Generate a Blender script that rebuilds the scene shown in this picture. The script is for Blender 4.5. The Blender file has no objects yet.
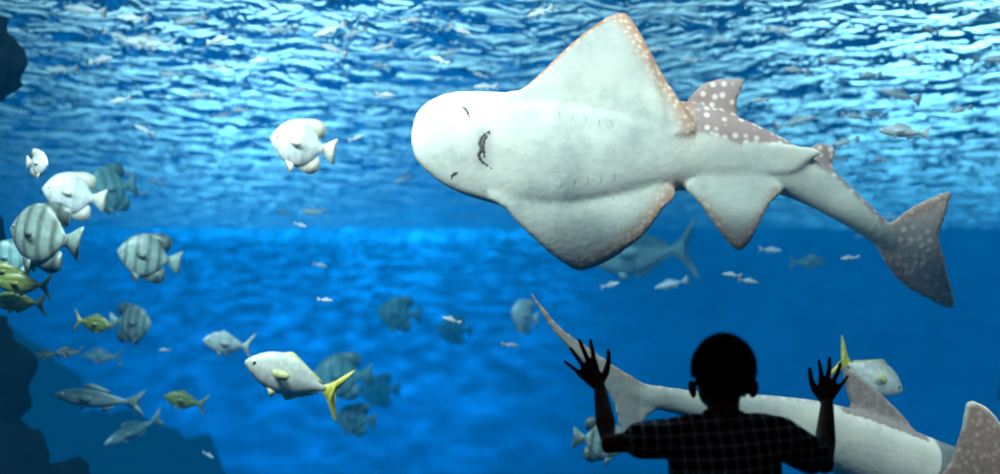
import bpy, bmesh, math, random, time
import numpy as np
from mathutils import Vector, Matrix, noise
from mathutils.bvhtree import BVHTree
random.seed(7)
scene = bpy.context.scene
COL = scene.collection
scene.view_settings.view_transform = 'Standard'

EYE = 1.12      # camera height (m)
FPX = 972.0     # focal length in px of a 35 mm lens
def from_image_px(u, v, dist):
    """world position that lines up with image pixel u,v at a chosen depth of dist metres"""
    return Vector(((u-500)*dist/FPX, dist, EYE+(337-v)*dist/FPX))

# ------------------------------------------------------------------ materials
def s2l(c):
    return tuple(((x/12.92) if x <= 0.04045 else ((x+0.055)/1.055)**2.4) for x in c)
def rgb(r, g, b):
    return s2l((r/255, g/255, b/255))+(1,)

class NT:
    def __init__(s, name):
        s.m = bpy.data.materials.new(name); s.m.use_nodes = True
        s.t = s.m.node_tree; s.t.nodes.clear()
        s.out = s.t.nodes.new('ShaderNodeOutputMaterial')
    def n(s, typ, **kw):
        nd = s.t.nodes.new(typ)
        for k, v in kw.items(): setattr(nd, k, v)
        return nd
    def l(s, a, b): s.t.links.new(a, b)
    def ramp(s, fac, stops):
        r = s.n('ShaderNodeValToRGB'); e = r.color_ramp.elements
        e[0].position, e[0].color = stops[0]; e[1].position, e[1].color = stops[-1]
        for p, c in stops[1:-1]:
            x = e.new(p); x.color = c
        s.l(fac, r.inputs[0]); return r.outputs[0]
    def math(s, op, a, b=None, c=None):
        m = s.n('ShaderNodeMath', operation=op)
        for i, v in enumerate((a, b, c)):
            if v is None: continue
            if isinstance(v, (int, float)): m.inputs[i].default_value = v
            else: s.l(v, m.inputs[i])
        return m.outputs[0]
    def mix(s, fac, a, b):
        m = s.n('ShaderNodeMix', data_type='RGBA')
        for i, v in ((0, fac), (6, a), (7, b)):
            if isinstance(v, (int, float, tuple)): m.inputs[i].default_value = v
            else: s.l(v, m.inputs[i])
        return m.outputs[2]

def plain(name, col, rough=.6, noise_amt=.15, nscale=8, bump=0.0, spec=.5):
    t = NT(name); b = t.n('ShaderNodeBsdfPrincipled')
    b.inputs['Roughness'].default_value = rough
    b.inputs['Specular IOR Level'].default_value = spec
    tc = t.n('ShaderNodeTexCoord')
    nz = t.n('ShaderNodeTexNoise'); nz.inputs['Scale'].default_value = nscale; nz.inputs['Detail'].default_value = 4
    t.l(tc.outputs['Object'], nz.inputs['Vector'])
    lo = tuple(c*(1-noise_amt*2) if i < 3 else 1 for i, c in enumerate(col))
    hi = tuple(min(1, c*(1+noise_amt*2)) if i < 3 else 1 for i, c in enumerate(col))
    t.l(t.ramp(nz.outputs[0], [(.3, lo), (.7, hi)]), b.inputs['Base Color'])
    if bump:
        bp = t.n('ShaderNodeBump'); bp.inputs['Strength'].default_value = bump; bp.inputs['Distance'].default_value = .05
        t.l(nz.outputs[0], bp.inputs['Height']); t.l(bp.outputs[0], b.inputs['Normal'])
    t.l(b.outputs[0], t.out.inputs[0]); return t.m

def attr_mat(name, rough=.4, trans=0.0, spec=.5):
    t = NT(name); b = t.n('ShaderNodeBsdfPrincipled')
    b.inputs['Roughness'].default_value = rough; b.inputs['Specular IOR Level'].default_value = spec
    a = t.n('ShaderNodeAttribute', attribute_name='Col')
    tc = t.n('ShaderNodeTexCoord')
    nz = t.n('ShaderNodeTexNoise'); nz.inputs['Scale'].default_value = 40
    t.l(tc.outputs['Object'], nz.inputs['Vector'])
    g = t.ramp(nz.outputs[0], [(.3, (.7, .7, .7, 1)), (.7, (1, 1, 1, 1))])
    m = t.n('ShaderNodeMix', data_type='RGBA', blend_type='MULTIPLY'); m.inputs[0].default_value = 1
    t.l(a.outputs['Color'], m.inputs[6]); t.l(g, m.inputs[7])
    t.l(m.outputs[2], b.inputs['Base Color'])
    t.l(b.outputs[0], t.out.inputs[0]); return t.m

def ray_mat():
    t = NT('guitarfish_skin'); b = t.n('ShaderNodeBsdfPrincipled')
    b.inputs['Roughness'].default_value = .6; b.inputs['Specular IOR Level'].default_value = .2
    a = t.n('ShaderNodeAttribute', attribute_name='Col')
    sep = t.n('ShaderNodeSeparateColor'); t.l(a.outputs['Color'], sep.inputs[0])
    tc = t.n('ShaderNodeTexCoord')
    nz = t.n('ShaderNodeTexNoise'); nz.inputs['Scale'].default_value = 3.2; nz.inputs['Detail'].default_value = 7; nz.inputs['Roughness'].default_value = .6
    t.l(tc.outputs['Object'], nz.inputs['Vector'])
    belly = t.ramp(nz.outputs[0], [(.32, rgb(160, 166, 158)), (.48, rgb(204, 205, 191)), (.66, rgb(230, 226, 208))])
    nf = t.n('ShaderNodeTexNoise'); nf.inputs['Scale'].default_value = 45; nf.inputs['Detail'].default_value = 3
    t.l(tc.outputs['Object'], nf.inputs['Vector'])
    freck = t.ramp(nf.outputs[0], [(.62, (0, 0, 0, 1)), (.74, (.25, .25, .25, 1))])
    belly = t.mix(freck, belly, rgb(150, 152, 150))
    vo = t.n('ShaderNodeTexVoronoi'); vo.inputs['Scale'].default_value = 27; vo.inputs['Randomness'].default_value = .6
    t.l(tc.outputs['Object'], vo.inputs['Vector'])
    spots = t.ramp(vo.outputs['Distance'], [(.2, rgb(240, 222, 210)), (.44, rgb(172, 146, 138))])
    c = t.mix(sep.outputs[0], belly, spots)
    grey = t.mix(nf.outputs[0], rgb(100, 104, 104), rgb(156, 156, 152))
    c = t.mix(sep.outputs[2], c, grey)
    v2 = t.n('ShaderNodeTexVoronoi'); v2.inputs['Scale'].default_value = 42
    t.l(tc.outputs['Object'], v2.inputs['Vector'])
    brown = t.ramp(v2.outputs['Distance'], [(.1, rgb(244, 204, 170)), (.55, rgb(176, 116, 80))])
    c = t.mix(sep.outputs[1], c, brown)
    t.l(c, b.inputs['Base Color'])
    bp = t.n('ShaderNodeBump'); bp.inputs['Strength'].default_value = .2; bp.inputs['Distance'].default_value = .01
    t.l(nf.outputs[0], bp.inputs['Height']); t.l(bp.outputs[0], b.inputs['Normal'])
    t.l(b.outputs[0], t.out.inputs[0]); return t.m

def water_surface_mat():
    t = NT('rippled_water'); tc = t.n('ShaderNodeTexCoord')
    n1 = t.n('ShaderNodeTexNoise'); n1.inputs['Scale'].default_value = 3.1; n1.inputs['Detail'].default_value = 3; n1.inputs['Roughness'].default_value = .5; n1.inputs['Distortion'].default_value = 1.2
    t.l(tc.outputs['Object'], n1.inputs['Vector'])
    bp = t.n('ShaderNodeBump'); bp.inputs['Strength'].default_value = 1; bp.inputs['Distance'].default_value = .25
    t.l(n1.outputs[0], bp.inputs['Height'])
    fr = t.n('ShaderNodeFresnel'); fr.inputs['IOR'].default_value = 1.16
    t.l(bp.outputs[0], fr.inputs['Normal'])
    tr = t.n('ShaderNodeBsdfTransparent'); tr.inputs[0].default_value = (.8, .97, 1, 1)
    gl = t.n('ShaderNodeBsdfGlossy'); gl.inputs['Roughness'].default_value = .18; gl.inputs[0].default_value = (.9, 1, 1, 1)
    t.l(bp.outputs[0], gl.inputs['Normal'])
    mx = t.n('ShaderNodeMixShader'); t.l(fr.outputs[0], mx.inputs[0]); t.l(tr.outputs[0], mx.inputs[1]); t.l(gl.outputs[0], mx.inputs[2])
    t.l(mx.outputs[0], t.out.inputs[0]); return t.m

def glass_mat():
    t = NT('acrylic_window'); fr = t.n('ShaderNodeFresnel'); fr.inputs['IOR'].default_value = 1.12
    tr = t.n('ShaderNodeBsdfTransparent'); gl = t.n('ShaderNodeBsdfGlossy'); gl.inputs['Roughness'].default_value = .02
    mx = t.n('ShaderNodeMixShader'); t.l(fr.outputs[0], mx.inputs[0]); t.l(tr.outputs[0], mx.inputs[1]); t.l(gl.outputs[0], mx.inputs[2])
    t.l(mx.outputs[0], t.out.inputs[0]); return t.m

def volume_mat():
    t = NT('sea_water_volume')
    ab = t.n('ShaderNodeVolumeAbsorption'); ab.inputs['Color'].default_value = (.0, .46, .62, 1); ab.inputs['Density'].default_value = .21
    em = t.n('ShaderNodeEmission'); em.inputs['Color'].default_value = (.0, .42, 1.0, 1); em.inputs['Strength'].default_value = .022  # blue glow stands in for light scattered by the water
    ad = t.n('ShaderNodeAddShader'); t.l(ab.outputs[0], ad.inputs[0]); t.l(em.outputs[0], ad.inputs[1])
    t.l(ad.outputs[0], t.out.inputs['Volume']); return t.m

# ------------------------------------------------------------------ mesh helpers
def finish(me, name, mats, smooth=True, parent=None, loc=(0, 0, 0)):
    o = bpy.data.objects.new(name, me); COL.objects.link(o)
    for m in mats: me.materials.append(m)
    if smooth: me.shade_smooth()
    o.location = loc
    if parent: o.parent = parent
    return o
def bm_obj(bm, name, mats, smooth=True, parent=None, loc=(0, 0, 0)):
    me = bpy.data.meshes.new(name); bm.normal_update(); bm.to_mesh(me); bm.free()
    return finish(me, name, mats, smooth, parent, loc)
def empty(name, loc=(0, 0, 0)):
    e = bpy.data.objects.new(name, None); e.location = loc; e.empty_display_size = .1; COL.objects.link(e); return e
def box(name, lo, hi, mat):
    bm = bmesh.new(); bmesh.ops.create_cube(bm, size=1)
    lo, hi = Vector(lo), Vector(hi)
    for v in bm.verts:
        v.co = Vector((v.co.x*(hi.x-lo.x), v.co.y*(hi.y-lo.y), v.co.z*(hi.z-lo.z)))
    return bm_obj(bm, name, [mat], False, loc=(lo+hi)/2)

def add_tube(bm, pts, rads, seg=14, mi=0, flat=None):
    """closed, round-capped tapered tube"""
    pts = [Vector(p) for p in pts]; rings = []
    dirs = []
    for i in range(len(pts)):
        a = pts[max(i-1, 0)]; b = pts[min(i+1, len(pts)-1)]
        dirs.append((b-a).normalized())
    seq = []
    for k in (75, 50, 25):
        a = math.radians(k); seq.append((pts[0]-dirs[0]*rads[0]*math.sin(a), rads[0]*math.cos(a), dirs[0]))
    for p, r, d in zip(pts, rads, dirs): seq.append((p, r, d))
    for k in (25, 50, 75):
        a = math.radians(k); seq.append((pts[-1]+dirs[-1]*rads[-1]*math.sin(a), rads[-1]*math.cos(a), dirs[-1]))
    up = Vector((0, 1, 0)) if abs(dirs[0].y) < .9 else Vector((1, 0, 0))
    for p, r, d in seq:
        x = up.cross(d).normalized(); y = d.cross(x).normalized()
        rings.append([bm.verts.new(p+x*r*math.cos(2*math.pi*i/seg)+y*r*math.sin(2*math.pi*i/seg)) for i in range(seg)])
    for A, B in zip(rings, rings[1:]):
        for i in range(seg):
            f = bm.faces.new((A[i], A[(i+1) % seg], B[(i+1) % seg], B[i])); f.material_index = mi
    bm.faces.new(rings[0][::-1]).material_index = mi
    bm.faces.new(rings[-1]).material_index = mi
    return [v for r in rings for v in r]

def add_ell(bm, c, r, seg=24, rot=None, mi=0):
    M = Matrix.Translation(Vector(c))
    if rot is not None: M = M @ rot
    M = M @ Matrix.Diagonal((*r, 1))
    res = bmesh.ops.create_uvsphere(bm, u_segments=seg, v_segments=seg//2+2, radius=1, matrix=M)
    return res['verts']

def add_loft(bm, rings):
    vr = [[bm.verts.new(p) for p in r] for r in rings]; n = len(vr[0])
    for A, B in zip(vr, vr[1:]):
        for i in range(n): bm.faces.new((A[i], A[(i+1) % n], B[(i+1) % n], B[i]))
    bm.faces.new(vr[0][::-1]); bm.faces.new(vr[-1])
    return vr

def add_sheet(bm, pts3, nrm, th):
    nrm = Vector(nrm)*th/2
    A = [bm.verts.new(Vector(p)+nrm) for p in pts3]; B = [bm.verts.new(Vector(p)-nrm) for p in pts3]
    n = len(A); fs = [bm.faces.new(A), bm.faces.new(B[::-1])]
    for i in range(n): bm.faces.new((A[i], B[i], B[(i+1) % n], A[(i+1) % n]))
    bmesh.ops.triangulate(bm, faces=fs)
    return A+B

def smooth_poly(p, closed=True, sub=4):
    out = []; n = len(p); rng = n if closed else n-1
    for i in range(rng):
        g = lambda k: Vector(p[k % n]) if closed else Vector(p[min(max(k, 0), n-1)])
        a, b, c, d = g(i-1), g(i), g(i+1), g(i+2)
        for s in range(sub):
            t = s/sub
            out.append(.5*((2*b)+(c-a)*t+(2*a-5*b+4*c-d)*t*t+(3*b-a-3*c+d)*t**3))
    if not closed: out.append(Vector(p[-1]))
    return out

def remeshed(bm, voxel, iters=6, fac=.5):
    bmesh.ops.recalc_face_normals(bm, faces=bm.faces)
    me = bpy.data.meshes.new('tmp'); bm.to_mesh(me); bm.free()
    o = bpy.data.objects.new('tmp', me); COL.objects.link(o)
    m = o.modifiers.new('r', 'REMESH'); m.mode = 'VOXEL'; m.voxel_size = voxel
    if iters:
        s = o.modifiers.new('s', 'SMOOTH'); s.iterations = iters; s.factor = fac
    dg = bpy.context.evaluated_depsgraph_get(); dg.update()
    out = bpy.data.meshes.new_from_object(o.evaluated_get(dg))
    bpy.data.objects.remove(o); bpy.data.meshes.remove(me)
    return out

def interp(x, xs, ys): return float(np.interp(x, xs, ys))
def set_col(me, cols):
    a = me.color_attributes.new('Col', 'FLOAT_COLOR', 'POINT')
    a.data.foreach_set('color', np.asarray(cols, dtype=np.float32).ravel())

# ------------------------------------------------------------------ room shell
m_dark = plain('dark_painted_wall', rgb(22, 24, 28), .9, .1)
m_floor = plain('dark_carpet', rgb(20, 22, 26), .95, .2, 60)
m_frame = plain('window_frame_paint', rgb(16, 17, 20), .5, .05)
box('floor', (-3.2, -2.2, -.1), (3.2, 2.68, 0), m_floor)
box('ceiling', (-3.2, -2.2, 2.7), (3.2, 2.68, 2.8), m_dark)
box('wall_left', (-3.3, -2.2, 0), (-3.2, 2.68, 2.7), m_dark)
box('wall_right', (3.2, -2.2, 0), (3.3, 2.68, 2.7), m_dark)
box('wall_back', (-3.3, -2.3, 0), (3.3, -2.2, 2.7), m_dark)
wf = empty('wall_front', (0, 2.74, 0))
for nm, lo, hi in (('below_window', (-11, 2.68, -3), (11, 2.80, .45)), ('above_window', (-11, 2.68, 2.45), (11, 2.80, 3.4)),
                   ('beside_window_left', (-11, 2.68, .45), (-2.0, 2.80, 2.45)), ('beside_window_right', (2.0, 2.68, .45), (11, 2.80, 2.45))):
    o = box(nm, lo, hi, m_dark); o.location -= wf.location; o.parent = wf
box('window_1', (-2.0, 2.70, .45), (2.0, 2.76, 2.45), glass_mat())
for i, (lo, hi) in enumerate((((-2.06, 2.655, .39), (2.06, 2.68, .45)), ((-2.06, 2.655, 2.45), (2.06, 2.68, 2.51)),
                              ((-2.06, 2.655, .45), (-2.0, 2.68, 2.45)), ((2.0, 2.655, .45), (2.06, 2.68, 2.45)))):
    box('trim_%d' % (i+1), lo, hi, m_frame)

# ------------------------------------------------------------------ tank
SURF = 3.12; YB = 20.0
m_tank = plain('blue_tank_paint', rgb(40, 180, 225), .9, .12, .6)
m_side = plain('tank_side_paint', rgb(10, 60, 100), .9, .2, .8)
m_sand = plain('tank_sand', rgb(20, 50, 75), .95, .2, 3)
box('tank_wall_back', (-11, YB, -3), (11, YB+.2, 3.35), m_tank)
box('tank_wall_left', (-11.2, 2.8, -3), (-11, YB, 4.6), m_side)
box('tank_wall_right', (11, 2.8, -3), (11.2, YB, 4.6), m_side)
box('tank_floor', (-11, 2.8, -3.2), (11, YB, -3), m_sand)
box('tank_water', (-10.99, 2.805, -2.99), (10.99, YB-.01, 3.05), volume_mat())
nx, ny = 240, 200
bm = bmesh.new(); grid = []
for j in range(ny+1):
    y = 2.81+(YB-.01-2.81)*j/ny; row = []
    for i in range(nx+1):
        x = -10.99+21.98*i/nx
        z = .035*noise.noise(Vector((x*.9, y*.9, 0)))+.026*noise.noise(Vector((x*2.1+7, y*2.3, 3)))
        row.append(bm.verts.new((x, y, SURF+z)))
    grid.append(row)
for j in range(ny):
    for i in range(nx): bm.faces.new((grid[j][i], grid[j][i+1], grid[j+1][i+1], grid[j+1][i]))
bm_obj(bm, 'water_surface', [water_surface_mat()])

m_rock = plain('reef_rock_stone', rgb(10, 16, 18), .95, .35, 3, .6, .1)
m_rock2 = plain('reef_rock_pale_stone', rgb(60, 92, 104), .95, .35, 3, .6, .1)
def rock(name, blobs, seed, sub=5, amp=.28, mat=None):
    bm = bmesh.new()
    for k, (c, r) in enumerate(blobs):
        tb = bmesh.new(); bmesh.ops.create_icosphere(tb, subdivisions=sub, radius=1)
        for v in tb.verts:
            d = v.co.copy(); q = d*1.6+Vector((seed*3.1+k, k*1.7, seed))
            h = 1+amp*noise.fractal(q, 1, 2.1, 5)+.12*abs(noise.noise(q*4))
            v.co = Vector((d.x*r[0], d.y*r[1], d.z*r[2]))*h+Vector(c)
        tm = bpy.data.meshes.new('t'); tb.to_mesh(tm); tb.free(); bm.from_mesh(tm); bpy.data.meshes.remove(tm)
    return bm_obj(bm, name, [mat or m_rock])
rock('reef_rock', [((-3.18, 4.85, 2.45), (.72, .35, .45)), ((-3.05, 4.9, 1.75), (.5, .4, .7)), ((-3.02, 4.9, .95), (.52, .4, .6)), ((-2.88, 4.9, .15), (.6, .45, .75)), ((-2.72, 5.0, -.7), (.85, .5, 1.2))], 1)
rock('reef_rock', [((5.3, 8.2, .5), (.8, 1, 1.3)), ((5.5, 8.4, -1.4), (1.2, 1.2, 1.6)), ((5.4, 8.4, 1.9), (.6, .8, .9))], 2, mat=m_rock2)
rock('reef_rock', [((-7.4, 13, -1.2), (1.8, 1.4, 2.2)), ((-5.6, 14, -2.1), (1.6, 1.4, 2.0))], 3, 4)

# ------------------------------------------------------------------ guitarfish
m_ray = ray_mat()
m_mouth = plain('fish_mouth_grey', rgb(84, 76, 70), .7, .25, 60)
def build_ray(name, origin_px, dist, stations, fins, mask_fn, bend_fn, lines, voxel=.010, it=4):
    sc = FPX/dist; ou, ov = origin_px
    L = lambda u, v, d=0.: Vector(((u-ou)/sc, d, (ov-v)/sc))
    st = smooth_poly([Vector((s[0], s[1], s[2])) for s in stations], False, 4)
    xs = [s[0] for s in stations]; Ts = [s[3] for s in stations]
    rings = []
    for p in st:
        x, yu, yl = p; T = interp(x, xs, Ts); mid = (yu+yl)/2; h = (yl-yu)/2
        ring = []
        for k in range(36):
            a = 2*math.pi*k/36; c, s = math.cos(a), math.sin(a)
            d = -T*.62*abs(s)**.9 if s > 0 else T*abs(s)**1.1
            ring.append(L(x, mid-h*c, d))
        rings.append(ring)
    bm = bmesh.new(); add_loft(bm, rings)
    for poly, depth, th in fins:
        pts = smooth_poly([Vector((a, b, 0)) for a, b in poly], True, 3)
        add_sheet(bm, [L(p.x, p.y, depth(p.x, p.y)) for p in pts], (0, 1, 0), th)
    me = remeshed(bm, voxel, it)
    n = len(me.vertices); co = np.empty(n*3); me.vertices.foreach_get('co', co); co = co.reshape(-1, 3)
    no = np.empty(n*3); me.vertices.foreach_get('normal', no); no = no.reshape(-1, 3)[:, 1]
    cols = np.zeros((n, 4)); cols[:, 3] = 1
    for i in range(n):
        u = co[i, 0]*sc+ou; v = ov-co[i, 2]*sc
        cols[i, :3] = mask_fn(u, v, co[i, 1], no[i])
        co[i, 1] += bend_fn(u, v)
    me.vertices.foreach_set('co', co.ravel()); me.update()
    set_col(me, cols)
    loc = from_image_px(ou, ov, dist)
    root = empty(name, loc)
    finish(me, 'body', [m_ray], True, root)
    bvh = BVHTree.FromPolygons([v.co for v in me.vertices], [p.vertices for p in me.polygons])
    for nm, path, rad in lines:
        bm = bmesh.new()
        for seg in path:
            pts = []
            for p in smooth_poly([Vector((a, b, 0)) for a, b in seg], False, 4):
                q = L(p.x, p.y, -1.5); h = bvh.ray_cast(q, Vector((0, 1, 0)))
                if h[0] is not None: pts.append(h[0]+Vector((0, rad*.45, 0)))
            if len(pts) > 2:
                r = [rad*(.35+.65*math.sin(math.pi*(i+.5)/len(pts))+.18*math.sin(i*2.3)) for i in range(len(pts))]
                add_tube(bm, pts, r, 8)
        bm_obj(bm, nm, [m_mouth], True, root)
    return root

def dseg(p, a, b):
    ax, ay = a; bx, by = b; px, py = p
    t = max(0, min(1, ((px-ax)*(bx-ax)+(py-ay)*(by-ay))/((bx-ax)**2+(by-ay)**2+1e-9)))
    return math.hypot(px-ax-t*(bx-ax), py-ay-t*(by-ay))
def dpoly(p, pl): return min(dseg(p, a, b) for a, b in zip(pl, pl[1:]))
def sm(a, b, x):
    t = max(0, min(1, (x-a)/(b-a))); return t*t*(3-2*t)

st1 = [(412, 137, 143, .006), (414, 125, 155, .016), (418, 115, 163, .024), (425, 107, 172, .032), (436, 100, 181, .042), (450, 95, 190, .055),
       (470, 93, 198, .068), (500, 93, 206, .082), (530, 95, 211, .098), (560, 99, 210, .112), (600, 104, 205, .122), (640, 104, 198, .125),
       (672, 101, 192, .122), (700, 104, 190, .115), (740, 118, 191, .105), (775, 134, 194, .09), (800, 149, 202, .075), (830, 168, 217, .06),
       (860, 195, 233, .045), (882, 216, 247, .034), (897, 229, 254, .022)]
up_w = [(500, 105), (508, 94), (522, 91), (540, 75), (565, 49), (590, 26), (610, 11), (624, 5), (633, 12), (648, 45), (663, 78), (678, 105), (692, 133), (680, 137), (660, 139), (640, 143), (600, 155), (540, 145)]
lo_w = [(490, 195), (505, 210), (520, 226), (545, 249), (565, 263), (580, 270), (597, 266), (617, 256), (642, 237), (660, 213), (675, 193), (655, 186), (640, 180), (600, 165), (540, 165)]
fins1 = [
    (up_w, lambda u, v: -.025-.05*sm(600, 685, u)*sm(60, 130, v), .018),
    (lo_w, lambda u, v: -.025-.02*sm(610, 685, u), .018),
    ([(685, 186), (698, 206), (714, 228), (728, 244), (739, 251), (748, 244), (757, 225), (767, 205), (779, 190), (740, 172)], lambda u, v: -.045, .017),
    ([(735, 152), (760, 148), (790, 147), (818, 154), (804, 164), (785, 174), (745, 170)], lambda u, v: -.052, .014),
    ([(684, 112), (695, 90), (710, 79), (728, 76), (746, 78), (742, 92), (738, 105), (742, 126), (715, 122)], lambda u, v: .03, .018),
    ([(804, 160), (811, 147), (822, 142), (838, 147), (834, 162), (838, 182), (825, 178)], lambda u, v: .02, .017),
    ([(876, 234), (893, 221), (908, 209), (925, 200), (950, 191), (946, 215), (941, 235), (948, 252), (961, 277), (979, 308), (947, 298), (920, 286), (900, 271), (881, 249)], lambda u, v: 0., .018)]
trail = [[(624, 8), (632, 14), (647, 46), (663, 78), (678, 105), (689, 131)], [(580, 270), (597, 267), (617, 256), (642, 237), (660, 212), (673, 193)]]
lead = [[(535, 80), (565, 49), (590, 26), (610, 12)]]
pel = [[(700, 207), (728, 244), (739, 250), (757, 225), (774, 195)]]
cau = [[(950, 196), (941, 235), (948, 252), (976, 306)], [(893, 222), (950, 196)], [(885, 252), (920, 287), (976, 306)]]
ybx = [671, 672, 690, 720, 745, 800, 830, 860, 893]; yby = [-50, 112, 134, 141, 152, 161, 176, 203, 236]
def mask1(u, v, d, ny):
    if ny > .25: return (1, 0, 0)
    R = G = B = 0
    yb = interp(u, ybx, yby)
    if u > 671:
        R = sm(yb+3, yb-3, v)
        if u > 738 and d < -.045 and v > 145: R = 0
        if u < 692 and d < -.045: R = 0
    if u > 885: R = .7*sm(885, 905, u)
    p = (u, v)
    if u < 692:
        G = max(.75*sm(22, 1, min(dpoly(p, t) for t in trail)), .9*sm(5, 1, dpoly(p, lead[0])))
        if v < 95: B = .62*sm(110, 45, v)
        elif v > 205: B = .35*sm(205, 260, v)
        B = max(B, .45*sm(14, 2, dseg(p, (484, 140), (484, 164))))
    elif u < 780 and v > 188:
        G = .5*sm(14, 1, dpoly(p, pel[0])); B = .85*sm(200, 245, v)
    elif u > 880:
        G = .5*sm(10, 1, min(dpoly(p, t) for t in cau))
    return (R, G, B)
def bend1(u, v):
    return .10*(max(0, 95-v)/84)**2+.08*(max(0, v-205)/62)**2-.05*sm(560, 412, u)
gills = []
for k in range(5):
    x = 556+k*13
    gills.append([(x, 112+k*3.0), (x+3, 116+k*3), (x+2, 120+k*3)])
    gills.append([(x+2, 191-k*1.5), (x+5, 187-k*1.5), (x+4, 182-k*1.5)])
lines1 = [('mouth', [[(494, 133), (488, 136), (482, 141), (480, 147), (482, 152), (479, 158), (482, 164), (487, 168), (493, 172)],
                     [(491, 136), (485, 142), (483, 149), (484, 156), (485, 162)]], .0088),
          ('nostrils', [[(462, 110), (466, 113), (468, 116), (470, 122)], [(452, 182), (453, 178), (456, 176), (459, 175)]], .0062),
          ('gill_slits', gills, .0012)]
build_ray('guitarfish', (685, 150), 4.0, st1, fins1, mask1, bend1, lines1)

st2 = [(622, 384, 396, .016), (640, 383, 406, .024), (670, 387, 413, .034), (700, 391, 421, .046), (740, 393, 433, .062), (780, 396, 449, .08), (820, 401, 467, .10),
       (860, 411, 487, .118), (900, 425, 508, .13), (940, 441, 530, .135), (1000, 464, 560, .135), (1060, 492, 588, .12), (1120, 525, 610, .09), (1170, 555, 622, .06), (1200, 575, 622, .03), (1214, 590, 610, .01)]
fins2 = [
    ([(529, 290), (548, 313), (566, 332), (590, 348), (612, 364), (645, 384), (662, 402), (648, 416), (638, 430), (623, 436), (617, 412), (610, 396), (592, 372), (568, 348), (547, 323)], lambda u, v: 0., .02),
    ([(844, 367), (857, 373), (880, 391), (903, 412), (920, 440), (885, 450), (862, 432), (853, 405)], lambda u, v: .03, .02),
    ([(922, 480), (938, 452), (946, 424), (950, 401), (961, 400), (976, 411), (990, 434), (998, 474), (1006, 520), (930, 520)], lambda u, v: -.13, .022),
    ([(940, 515), (915, 560), (905, 615), (925, 640), (975, 625), (1080, 585), (1010, 520)], lambda u, v: -.03, .022)]
s2x = [s[0] for s in st2]; s2u = [s[1] for s in st2]
def mask2(u, v, d, ny):
    if ny > .25: return (1, 0, .4)
    R = G = B = 0
    yu = interp(u, s2x, s2u)
    if u < 640: B = .45; G = .6*sm(6, 1, dpoly((u, v), [(533, 295), (566, 332), (612, 364), (645, 384)]))
    elif 840 < u < 925 and v < yu+6 and d > -.05: return (.0, .2, 1)
    elif 915 < u < 1010 and d < -.09 and v < 480:
        dd = dpoly((u, v), [(946, 424), (950, 402), (961, 400), (976, 411), (990, 434), (998, 474)])
        return (0, .4*sm(0, 3, dd), .95*sm(0, 5, dd))
    else: R = .5*sm(yu+5, yu+1, v); B = .15*sm(800, 650, u)
    return (R, G, B)
build_ray('guitarfish', (800, 420), 3.75, st2, fins2, mask2, lambda u, v: 0., [('gill_slits', [[(1000+k*12, 520), (1003+k*12, 530), (1002+k*12, 538)] for k in range(5)], .003)], .010)

# ------------------------------------------------------------------ bony fish
m_fish = attr_mat('fish_scales', .35)
PROF = {
 'disc': dict(b=[(0, .01, -.02, .008), (.03, .07, -.07, .03), (.1, .19, -.17, .06), (.2, .29, -.27, .085), (.35, .36, -.34, .1), (.5, .34, -.33, .09), (.63, .23, -.23, .06), (.73, .1, -.1, .03), (.79, .055, -.055, .016)],
    f=[[(.3, .32), (.45, .38), (.62, .41), (.76, .37), (.79, .28), (.74, .14), (.5, .26)], [(.38, -.32), (.5, -.38), (.64, -.41), (.75, -.36), (.78, -.27), (.73, -.13), (.5, -.26)],
       [(.76, .05), (.84, .10), (.93, .17), (.99, .19), (.97, .07), (.96, 0), (.97, -.07), (.99, -.19), (.93, -.17), (.84, -.10), (.76, -.05)], [(.26, -.28), (.34, -.42), (.38, -.43), (.38, -.3)]]),
 'jack': dict(b=[(0, .01, -.02, .006), (.03, .05, -.05, .025), (.1, .115, -.1, .045), (.22, .18, -.16, .065), (.36, .2, -.19, .07), (.5, .17, -.165, .06), (.63, .1, -.1, .038), (.73, .04, -.04, .018), (.79, .025, -.025, .01)],
    f=[[(.3, .18), (.38, .23), (.46, .20), (.6, .13), (.74, .06), (.7, .03), (.4, .12)], [(.42, -.17), (.48, -.22), (.56, -.17), (.74, -.06), (.7, -.03), (.45, -.1)],
       [(.76, .03), (.84, .09), (.92, .19), (1.0, .27), (.93, .10), (.87, 0), (.93, -.10), (1.0, -.27), (.92, -.19), (.84, -.09), (.76, -.03)], [(.27, -.15), (.34, -.24), (.36, -.16)]]),
 'slim': dict(b=[(0, .005, -.01, .005), (.04, .035, -.035, .02), (.14, .075, -.07, .04), (.3, .105, -.1, .05), (.5, .095, -.095, .045), (.65, .06, -.06, .03), (.75, .03, -.03, .014), (.8, .02, -.02, .008)],
    f=[[(.3, .09), (.36, .17), (.5, .14), (.62, .09), (.5, .05)], [(.52, -.08), (.56, -.14), (.66, -.08), (.6, -.04)],
       [(.77, .02), (.87, .08), (1.0, .16), (.92, .04), (.9, 0), (.92, -.04), (1.0, -.16), (.87, -.08), (.77, -.02)], [(.28, -.08), (.33, -.13), (.36, -.09)]])}
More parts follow.
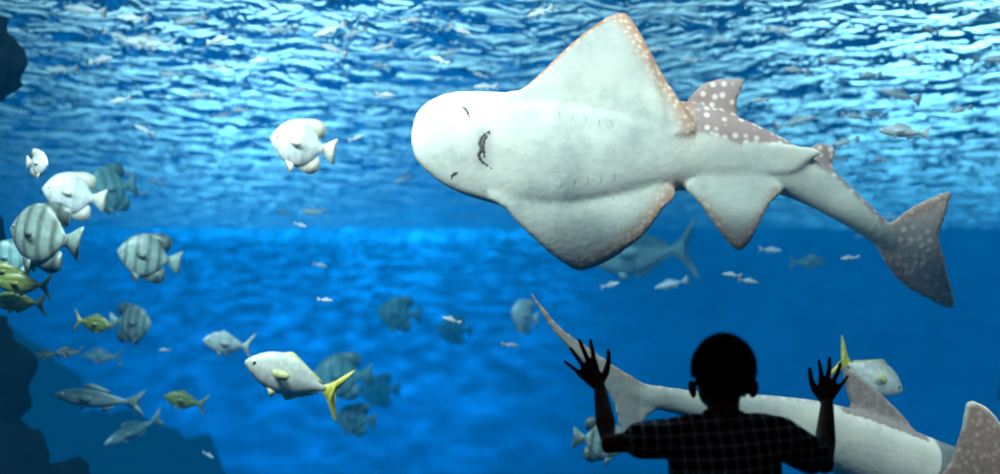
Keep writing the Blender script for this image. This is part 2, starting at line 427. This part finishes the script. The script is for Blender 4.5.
def fish_color(style, x, z, fin):
    tail = x > .78
    if style == 'bars':
        c = np.array([.40, .52, .44])*(1-.4*sm(.0, .3, z))
        for b0, w, k in ((.13, .03, .65), (.29, .05, .5), (.47, .055, .5), (.64, .05, .6), (.77, .03, .6)):
            c = c*(1-k*sm(w, w*.2, abs(x-b0+.05*z)))
        if fin and not tail: c = c*.5
        return c
    if style == 'pale':
        c = np.array([.96, .96, .88])*(1-.2*sm(.1, .35, z))
        for b0, w in ((.13, .02), (.3, .04), (.5, .05)):
            c = c*(1-.16*sm(w, w*.3, abs(x-b0)))
        if fin or tail: c = c*np.array([.92, .85, .70])
        return c
    if style == 'bluish':
        c = np.array([.30, .56, .54])*(1-.4*sm(.0, .3, z))
        for b0, w in ((.13, .025), (.3, .04), (.48, .05), (.66, .04)):
            c = c*(1-.35*sm(w, w*.3, abs(x-b0)))
        return c*(.75 if fin else 1)
    if style == 'yellowtail':
        if tail: return np.array([1.0, .88, .10])
        if fin: return np.array([1, .92, .36])
        c = np.array([1, .99, .84]); t = sm(.06, .2, z)
        return c*(1-.2*t)+np.array([.65, .6, .1])*t*.2
    if style == 'yellowgreen':
        c = np.array([.22, .27, .06])*(1+.4*math.sin(z*60))
        return c if not fin else np.array([.26, .28, .05])
    if style == 'silver':
        t = sm(-.02, .08, z); return np.array([.9, .93, .92])*(1-.5*t)+np.array([.2, .3, .35])*t*.5
    if style == 'grey':
        t = sm(-.03, .07, z); return np.array([.40, .54, .52])*(1-t)+np.array([.10, .20, .22])*t
    return np.array([.6, .6, .6])

def fish_mesh(kind, style, M, L, detail=1):
    bm = bmesh.new(); layer = bm.verts.layers.float_color.new('Col')
    P = PROF[kind]; n = 44
    bl = smooth_poly([Vector(s[:3]) for s in P['b']], False, 5 if detail else 1); xs = [s[0] for s in P['b']]; ws = [s[3] for s in P['b']]
    seg = 18 if detail else 8; rings = []
    for p in bl:
        x, t, b = p; w = interp(x, xs, ws); mid = (t+b)/2; h = (t-b)/2; r = []
        for k in range(seg):
            a = 2*math.pi*k/seg
            r.append(Vector((x-.5, w*math.cos(a)*abs(math.cos(a))**.15, mid+h*math.sin(a))))
        rings.append(r)
    if detail:
        xs2 = np.linspace(bl[0].x, bl[-1].x, n); X = [p.x for p in bl]; R = np.array([[list(v) for v in r] for r in rings])
        rings = [[Vector([float(np.interp(x, X, R[:, k, c])) for c in range(3)]) for k in range(seg)] for x in xs2]
    vb = [v for r in add_loft(bm, rings) for v in r]
    vf = []
    for fi, f in enumerate(P['f']):
        pts = smooth_poly([Vector((a, 0, b)) for a, b in f], True, 3 if detail else 1)
        offs = [0] if fi < 3 else [.02, -.02]
        for o in offs: vf += add_sheet(bm, [Vector((p.x-.5, o*(1+8*max(0, -p.z-.2)), p.z)) for p in pts], (0, 1, 0), .008)
    if detail:
        for s in (1, -1):
            w = interp(.3, xs, ws)
            pts = smooth_poly([Vector((.27, w*.9, .0)), Vector((.34, w+.03, .04)), Vector((.44, w+.06, .02)), Vector((.42, w+.05, -.04)), Vector((.33, w+.02, -.05))], True, 3)
            vf += add_sheet(bm, [Vector((p.x-.5, s*p.y, p.z)) for p in pts], (0, 1, 0), .006)
    for v in vb: v[layer] = (*fish_color(style, v.co.x+.5, v.co.z, False), 1)
    for v in vf: v[layer] = (*fish_color(style, v.co.x+.5, v.co.z, True), 1)
    ex = .09; ew = interp(ex, xs, ws); ez = .03 if kind == 'disc' else .018
    for s in (1, -1):
        for (rr, c, yy) in (((.024 if detail else .02), (.85, .85, .7, 1), .86), ((.015 if detail else .012), (.01, .01, .01, 1), 1.06)):
            for v in add_ell(bm, (ex-.5, s*ew*yy, ez), (rr, rr*.55, rr), 10 if detail else 6): v[layer] = c
    if detail:
        for s in (1, -1):
            for v in add_tube(bm, [(-.497, 0, -.008), (-.482, s*.016, -.018), (-.465, s*.028, -.03)], [.003, .004, .002], 6): v[layer] = (.1, .09, .08, 1)
    for v in bm.verts: v.co = M @ (v.co*L)
    bmesh.ops.recalc_face_normals(bm, faces=bm.faces)
    me = bpy.data.meshes.new('fish'); bm.to_mesh(me); bm.free(); return me

def fish(name, kind, style, u, v, px, dist, yaw=0, pitch=0, roll=0):
    """yaw 0: nose towards -X; px: apparent length"""
    L = px*dist/FPX/max(.5, abs(math.cos(math.radians(yaw))))
    o = finish(fish_mesh(kind, style, Matrix.Identity(4), L), name, [m_fish], True, loc=from_image_px(u, v, dist))
    o.rotation_euler = (math.radians(roll), math.radians(pitch), math.radians(yaw))
    return o
SP = 'spadefish'
fish(SP, 'disc', 'pale', 304, 145, 62, 4.4, 22, 8, 6)
fish(SP, 'disc', 'pale', 37, 163, 30, 4.4, 150, -8)
fish(SP, 'disc', 'pale', 75, 195, 52, 4.7, 30, 8)
fish(SP, 'disc', 'bluish', 113, 188, 30, 5.8, 60, -14)
fish(SP, 'disc', 'bars', 46, 236, 84, 4.1, -16, 12)
fish(SP, 'disc', 'bars', 150, 257, 56, 4.8, 25, 10)
fish(SP, 'disc', 'bars', 130, 323, 48, 5.6, 165, -4)
fish(SP, 'disc', 'bluish', 12, 258, 46, 4.4, 20, 0)
fish(SP, 'disc', 'bluish', 343, 376, 58, 6.8, 15, 0)
fish(SP, 'disc', 'bluish', 356, 419, 40, 7.0, 15, 8)
fish(SP, 'disc', 'bluish', 400, 314, 44, 9.5, 8, 4)
fish(SP, 'disc', 'pale', 525, 316, 28, 7.5, 50, 10)
fish(SP, 'disc', 'bars', 600, 440, 56, 4.4, 175, -5)
fish(SP, 'disc', 'bluish', 455, 330, 34, 13, 20, 0)
fish(SP, 'disc', 'bluish', 380, 390, 40, 12, 20, 0)
YT = 'yellowtail_jack'
fish(YT, 'jack', 'yellowtail', 296, 379, 104, 4.1, 8, 20)
fish(YT, 'jack', 'yellowtail', 868, 374, 84, 4.35, 195, -24)
fish(YT, 'jack', 'pale', 229, 344, 42, 5.4, 40, 8)
SN = 'striped_snapper'
fish(SN, 'jack', 'yellowgreen', 92, 323, 42, 4.9, 165, -8)
fish(SN, 'jack', 'yellowgreen', 186, 401, 40, 5.2, 20, 14)
fish(SN, 'jack', 'yellowgreen', 24, 284, 54, 4.2, 10, 5)
fish(SN, 'jack', 'yellowgreen', 20, 302, 50, 4.3, 15, 4)
fish(SN, 'jack', 'yellowgreen', 10, 272, 44, 4.2, 10, 5)
fish(SN, 'jack', 'grey', 104, 356, 36, 6.5, 10, 5)
fish(SN, 'jack', 'grey', 48, 354, 24, 4.4, 10, 0)
fish(SN, 'jack', 'grey', 70, 352, 20, 4.4, 40, 0)
MU = 'mullet'
fish(MU, 'slim', 'grey', 100, 399, 88, 4.6, 6, 6)
fish(MU, 'slim', 'grey', 135, 430, 44, 5.5, 50, -20)
fish(MU, 'slim', 'silver', 905, 132, 54, 4.4, 4, 3)
fish(MU, 'slim', 'silver', 150, 43, 52, 5.2, 10, 3)
fish('giant_trevally', 'jack', 'grey', 641, 252, 118, 6.8, 8, -4)
fish('giant_trevally', 'jack', 'grey', 806, 262, 34, 8.0, 170, 0)

bm = bmesh.new(); bm.verts.layers.float_color.new('Col')
pts = [(330, 30, 34), (355, 33, 26), (382, 47, 28), (217, 40, 30), (62, 70, 30), (190, 20, 34), (132, 18, 30), (85, 10, 40),
       (796, 70, 26), (852, 116, 26), (795, 122, 40), (845, 142, 26), (748, 281, 22), (672, 284, 34), (356, 138, 16), (325, 300, 16), (300, 225, 16),
       (732, 275, 20), (990, 60, 30), (880, 160, 20), (610, 285, 20), (452, 320, 20), (165, 350, 12), (320, 265, 14), (510, 345, 18), (540, 12, 28), (460, 30, 24), (850, 258, 18), (690, 60, 20), (900, 95, 40), (770, 250, 22), (208, 455, 16), (260, 60, 22), (440, 60, 20), (915, 60, 22), (385, 95, 22), (145, 130, 20),
       (780, 30, 26), (830, 60, 22), (930, 30, 28), (760, 100, 18), (870, 75, 26), (960, 110, 22), (410, 20, 22), (480, 75, 16), (300, 90, 18), (240, 110, 16), (880, 225, 16), (720, 40, 20), (100, 60, 30), (170, 75, 24), (280, 30, 28), (120, 100, 22)]
for u, v, px in pts:
    d = random.uniform(4.3, 6.0); d = min(d, 1.85*FPX/max(60, 337-v))
    M = Matrix.Translation(from_image_px(u, v, d)) @ Matrix.Rotation(math.radians(random.choice((0, 180))+random.uniform(-35, 35)), 4, 'Z') @ Matrix.Rotation(math.radians(random.uniform(-20, 20)), 4, 'Y')
    tm = fish_mesh('slim', 'silver', M, px*d/FPX*1.05, 0); bm.from_mesh(tm); bpy.data.meshes.remove(tm)
for i in range(36):
    y = random.uniform(5.0, 8.5); z = random.uniform(1.9, 2.85); x = random.uniform(-.42, .50)*y
    M = Matrix.Translation((x, y, z)) @ Matrix.Rotation(math.radians(random.choice((0, 180))+random.uniform(-35, 35)), 4, 'Z') @ Matrix.Rotation(math.radians(random.uniform(-20, 20)), 4, 'Y')
    tm = fish_mesh('slim', 'silver', M, random.uniform(.11, .17), 0); bm.from_mesh(tm); bpy.data.meshes.remove(tm)
bm_obj(bm, 'sardine_school', [m_fish])

# ------------------------------------------------------------------ boy
m_skin = plain('boy_skin', rgb(130, 90, 72), .6, .08, 20, 0, .2)
m_hair = plain('boy_hair', rgb(22, 16, 13), .8, .25, 60, 0, .1)
m_short = plain('denim_shorts', rgb(28, 34, 52), .85, .2, 90)
m_shoe = plain('boy_shoe', rgb(60, 60, 66), .6, .2, 30)
def plaid():
    t = NT('plaid_shirt'); b = t.n('ShaderNodeBsdfPrincipled'); b.inputs['Roughness'].default_value = .9; b.inputs['Specular IOR Level'].default_value = .1
    tc = t.n('ShaderNodeTexCoord'); mp = t.n('ShaderNodeMapping'); mp.inputs['Rotation'].default_value = (0, math.radians(4), 0)
    t.l(tc.outputs['Object'], mp.inputs[0])
    sp = t.n('ShaderNodeSeparateXYZ'); t.l(mp.outputs[0], sp.inputs[0])
    def band(sock, freq, w):
        f = t.math('FRACT', t.math('MULTIPLY', sock, freq)); return t.math('LESS_THAN', f, w)
    a = band(sp.outputs[0], 34, .28); c = band(sp.outputs[2], 34, .28)
    s = t.math('MULTIPLY', t.math('ADD', a, c), .5)
    col = t.ramp(s, [(0, rgb(8, 8, 12)), (.5, rgb(170, 170, 182)), (1, rgb(250, 250, 255))])
    t.l(col, b.inputs['Base Color']); t.l(b.outputs[0], t.out.inputs[0]); return t.m
boy = empty('boy', (.56, 2.42, 0))
def to_boy(me):
    for v in me.vertices: v.co -= boy.location
    me.update()
def W(u, v, d): return from_image_px(u, v, d)
bx = .557
bm = bmesh.new()
Lsh, Rsh = Vector((.425, 2.41, .872)), Vector((.695, 2.41, .872))
Lel, Rel = W(609, 444, 2.50), W(824, 464, 2.50)
Lwr, Rwr = W(600, 389, 2.648), W(827, 404, 2.648)
hs = 2.69/FPX
for sh, el, wr in ((Lsh, Lel, Lwr), (Rsh, Rel, Rwr)):
    add_tube(bm, [sh, sh.lerp(el, .5), el, el.lerp(wr, .35), wr], [.034, .031, .027, .0275, .0175])
def hand(wr, tips, thumb):
    w2 = wr+Vector((0, .018, 0))
    for (dx, dz, k, r) in tips:
        v = Vector((dx*hs, 0, dz*hs)); kn = Vector((wr.x, 0, wr.z))+v*k; tip = Vector((wr.x, 0, wr.z))+v
        m1 = kn.lerp(tip, .45)
        kn.y = 2.682; m1.y = 2.679; tip.y = 2.6925
        m2 = m1.lerp(tip, .5); m2.y = 2.686
        base = Vector((wr.x+v.x*.12, 2.668, wr.z+v.z*.12))
        add_tube(bm, [base, kn], [.0125, .0098], 10)
        add_tube(bm, [kn, m1, m2, tip], [r*1.12, r*1.06, r, r*.82], 10)
    T = [Vector((wr.x+a*hs, y, wr.z+b*hs)) for a, b, y in thumb]
    add_tube(bm, T, [.0125, .0105, .0078, .0062], 10)
    add_tube(bm, [wr, w2+Vector((0, .006, .012))], [.0175, .013], 12)
hand(Lwr, [(-8, 48, .53, .0064), (-19, 48, .52, .0066), (-28, 40, .52, .0062), (-34, 27, .56, .0056)],
     [(1, 7, 2.668), (7, 16, 2.676), (10, 27, 2.684), (10, 37, 2.692)])
hand(Rwr, [(-3, 42, .56, .0064), (8, 45, .54, .0066), (19, 40, .54, .0062), (26, 27, .58, .0056)],
     [(-3, 6, 2.668), (-9, 14, 2.676), (-12, 24, 2.684), (-12, 34, 2.692)])
add_tube(bm, [(bx, 2.41, .62), (bx, 2.41, .74), (bx, 2.415, .85), (bx, 2.418, .89)], [.085, .085, .085, .05], 20)
add_tube(bm, [(bx, 2.418, .88), (bx, 2.428, .95), (bx, 2.435, .99)], [.042, .040, .042], 18)
add_ell(bm, (bx, 2.43, 1.038), (.0715, .088, .080))
add_ell(bm, (bx, 2.462, .985), (.056, .058, .052))
add_ell(bm, (bx, 2.48, .955), (.028, .032, .022))
add_tube(bm, [(bx, 2.515, 1.012), (bx, 2.528, .992)], [.007, .0105], 10)
for s in (-1, 1):
    add_ell(bm, (bx+s*.0765, 2.428, .990), (.0100, .016, .024), 16, Matrix.Rotation(s*.45, 4, 'Z') @ Matrix.Rotation(s*.2, 4, 'Y'))
    add_ell(bm, (bx+s*.018, 2.508, .966+.0), (.012, .01, .004), 10)
for s in (-1, 1):
    hx = bx+s*.058
    add_tube(bm, [(hx, 2.41, .56), (hx+s*.006, 2.415, .40), (hx+s*.01, 2.42, .29), (hx+s*.01, 2.405, .20), (hx+s*.01, 2.41, .07)], [.068, .056, .042, .042, .028], 18)
add_ell(bm, (bx, 2.41, .57), (.115, .085, .08))
me = remeshed(bm, .0034, 5, .5); to_boy(me); finish(me, 'body', [m_skin], True, boy)
bm = bmesh.new()
add_tube(bm, [(bx, 2.41, .60), (bx, 2.41, .72), (bx, 2.41, .80)], [.118, .118, .112], 28)
for s in (-1, 1):
    add_tube(bm, [(bx+s*.045, 2.41, .58), (bx+s*.045, 2.41, .72), (bx+s*.05, 2.41, .82)], [.094, .096, .088], 24)
for sh, el, k in ((Lsh, Lel, .48), (Rsh, Rel, .70)):
    add_tube(bm, [(bx, 2.412, .885), sh.lerp(Vector((bx, 2.41, .9)), .35), sh, sh.lerp(el, k*.5), sh.lerp(el, k)], [.046, .050, .050, .050, .047], 24)
me = remeshed(bm, .006, 8, .6)
for v in me.vertices:
    v.co.y = 2.41+(v.co.y-2.41)*(.86 if v.co.y < 2.41 else .9)
    f = noise.noise(Vector((v.co.x*9, v.co.y*9, v.co.z*14)))*.006
    v.co += v.normal*f
to_boy(me); finish(me, 'shirt', [plaid()], True, boy)
bm = bmesh.new()
for i, (r, z, rr) in enumerate(((.047, .918, .010), (.044, .928, .009), (.053, .909, .010))):
    pts = [Vector((bx+r*math.cos(a), 2.418+r*.95*math.sin(a), z+.006*math.sin(a))) for a in [2*math.pi*k/24 for k in range(25)]]
    add_tube(bm, pts, [rr]*25, 10)
me = remeshed(bm, .004, 4); to_boy(me); finish(me, 'collar', [bpy.data.materials['plaid_shirt']], True, boy)
bm = bmesh.new()
add_ell(bm, (bx, 2.41, .55), (.125, .092, .075))
for s in (-1, 1):
    hx = bx+s*.06
    add_tube(bm, [(hx, 2.41, .55), (hx+s*.008, 2.413, .44), (hx+s*.012, 2.416, .34)], [.074, .072, .068], 20)
me = remeshed(bm, .008, 6); to_boy(me); finish(me, 'shorts', [m_short], True, boy)
bm = bmesh.new()
for s in (-1, 1):
    hx = bx+s*.07
    add_tube(bm, [(hx, 2.385, .036), (hx, 2.44, .034), (hx+s*.004, 2.50, .028)], [.034, .034, .027], 16)
    add_tube(bm, [(hx, 2.40, .05), (hx, 2.405, .085)], [.034, .032], 16)
me = remeshed(bm, .006, 4)
for v in me.vertices: v.co.z = max(v.co.z, 0.001)
to_boy(me); finish(me, 'shoes', [m_shoe], True, boy)
bm = bmesh.new()
for s in (-1, 1):
    add_ell(bm, (bx+s*.027, 2.503, 1.022), (.011, .011, .010), 14)
me = bpy.data.meshes.new('eyes'); bm.to_mesh(me); bm.free(); to_boy(me); finish(me, 'eyes', [plain('eye_white', rgb(220, 220, 220), .2, .02)], True, boy)
bm = bmesh.new()
hc = Vector((bx, 2.424, 1.042)); hr = Vector((.0745, .0895, .083))
bmesh.ops.create_icosphere(bm, subdivisions=5, radius=1)
kill = []
def hairline(d):
    if d.y > .35: return d.z > .42+.3*(d.y-.35)
    if d.y > -.15: return d.z > -.25
    return d.z > -.78
for v in list(bm.verts):
    d = v.co.copy()
    sq = 1+.03*(abs(d.x)**3+abs(d.z)**3)*1.2
    v.co = Vector((d.x*hr.x, d.y*hr.y, d.z*hr.z))*sq*(1+.012*noise.noise(d*7))+hc
    if d.z < 0: v.co.x = hc.x+(v.co.x-hc.x)*(1+.05*d.z)
    if not hairline(d): kill.append(v)
bmesh.ops.delete(bm, geom=kill, context='VERTS')
strands = 0
while strands < 4200:
    d = Vector((random.gauss(0, 1), random.gauss(0, 1), random.gauss(0, 1))).normalized()
    if not hairline(d): continue
    strands += 1
    sq = 1+.03*(abs(d.x)**3+abs(d.z)**3)*1.2
    p = Vector((d.x*hr.x, d.y*hr.y, d.z*hr.z))*sq*.99+hc
    t = (d*.55+Vector((.25, .35, -.45))*(1-abs(d.z)*.4)+Vector((random.uniform(-.3, .3), random.uniform(-.3, .3), random.uniform(-.3, .3)))).normalized()
    ln = random.uniform(.005, .009); sdir = d.cross(t).normalized()*.0011
    a, b_, c = bm.verts.new(p-sdir), bm.verts.new(p+sdir), bm.verts.new(p+d*.002+t*ln)
    e = bm.verts.new(p+d*.0016)
    bm.faces.new((a, b_, c)); bm.faces.new((b_, e, c)); bm.faces.new((e, a, c))
me = bpy.data.meshes.new('hair'); bm.to_mesh(me); bm.free(); to_boy(me); finish(me, 'hair', [m_hair], True, boy)

# ------------------------------------------------------------------ light
# sky above the open tank: pale blue with brighter patches added to put glints in the ripples
w = bpy.data.worlds.new('World'); scene.world = w; w.use_nodes = True
wt = w.node_tree; bg = wt.nodes['Background']
tc = wt.nodes.new('ShaderNodeTexCoord')
prev = None
for d, pw, k in (((.46, 1, .24), 70, 5.0), ((-.27, 1, .20), 160, 4.5), ((-.12, 1, .34), 60, 1.4)):
    dn = wt.nodes.new('ShaderNodeVectorMath'); dn.operation = 'DOT_PRODUCT'; dn.inputs[1].default_value = Vector(d).normalized()
    wt.links.new(tc.outputs['Generated'], dn.inputs[0])
    mxn = wt.nodes.new('ShaderNodeMath'); mxn.operation = 'MAXIMUM'; mxn.inputs[1].default_value = 0; wt.links.new(dn.outputs['Value'], mxn.inputs[0])
    pn = wt.nodes.new('ShaderNodeMath'); pn.operation = 'POWER'; pn.inputs[1].default_value = pw; wt.links.new(mxn.outputs[0], pn.inputs[0])
    ma = wt.nodes.new('ShaderNodeMath'); ma.operation = 'MULTIPLY_ADD'; ma.inputs[1].default_value = k
    wt.links.new(pn.outputs[0], ma.inputs[0])
    if prev is None: ma.inputs[2].default_value = .7
    else: wt.links.new(prev, ma.inputs[2])
    prev = ma.outputs[0]
bg.inputs[0].default_value = (.60, .95, 1, 1); wt.links.new(prev, bg.inputs[1])
def lamp(name, kind, loc, target, energy, color=(1, 1, 1), **kw):
    l = bpy.data.lights.new(name, kind); l.energy = energy; l.color = color
    for k, v in kw.items(): setattr(l, k, v)
    o = bpy.data.objects.new(name, l); COL.objects.link(o); o.location = loc
    o.rotation_euler = (Vector(target)-Vector(loc)).to_track_quat('-Z', 'Y').to_euler(); return o
lamp('sun_light', 'SUN', (0, -3, 12), (0, 4.5, 0), 2.2, (1, .98, .93), angle=.05)
lamp('added_fill_light', 'AREA', (.9, 2.95, 3.0), (1.2, 4.4, 1.5), 42, (1, .93, .84), shape='RECTANGLE', size=3.0, size_y=.25)  # added fill, out of view, brightens the main guitarfish belly
lamp('added_fill_light', 'AREA', (-1.5, 3.0, 3.0), (-1.3, 4.4, .8), 120, (1, .98, .92), shape='RECTANGLE', size=1.8, size_y=.25)  # added fill, out of view, brightens the fish on the left
lamp('added_spot_light', 'SPOT', (2.2, 2.88, 1.9), (1.5, 3.75, .75), 90, (1, .96, .90), spot_size=1.1, spot_blend=1, shadow_soft_size=.05)  # added spot, out of view, whitens the second guitarfish belly
g = lamp('added_spot_light', 'SPOT', (-2.6, 9, 5.2), (-3.4, 19.5, 2.5), 52000, (.5, .95, 1), spot_size=1.15, spot_blend=1, shadow_soft_size=.1)  # added spot brightening the back wall; its noise pattern imitates caustics
g.data.use_nodes = True; nt = g.data.node_tree; em = nt.nodes['Emission']
tc = nt.nodes.new('ShaderNodeTexCoord'); mp = nt.nodes.new('ShaderNodeMapping'); mp.inputs['Scale'].default_value = (24, 90, 24)
nz = nt.nodes.new('ShaderNodeTexNoise'); nz.inputs['Scale'].default_value = 1; nz.inputs['Detail'].default_value = 2
cr = nt.nodes.new('ShaderNodeValToRGB'); cr.color_ramp.elements[0].position = .40; cr.color_ramp.elements[0].color = (.45, .45, .45, 1); cr.color_ramp.elements[1].position = .66; cr.color_ramp.elements[1].color = (1.9, 1.9, 1.9, 1)
nt.links.new(tc.outputs['Normal'], mp.inputs[0]); nt.links.new(mp.outputs[0], nz.inputs['Vector']); nt.links.new(nz.outputs[0], cr.inputs[0]); nt.links.new(cr.outputs[0], em.inputs['Color'])
lamp('room_fill_light', 'AREA', (0, -.6, 2.6), (.5, 2.4, .8), 1.2, (.8, .85, 1), size=.5)  # added dim fill behind the camera so the shirt pattern shows

# ------------------------------------------------------------------ camera
cd = bpy.data.cameras.new('camera'); cam = bpy.data.objects.new('camera', cd); COL.objects.link(cam)
cam.location = (0, 0, EYE); cam.rotation_euler = (math.radians(90), 0, 0)
cd.lens = 35; cd.sensor_width = 36; cd.shift_y = .100
cd.dof.use_dof = True; cd.dof.focus_distance = 3.3; cd.dof.aperture_fstop = 1.2
cd.clip_end = 200
scene.camera = cam
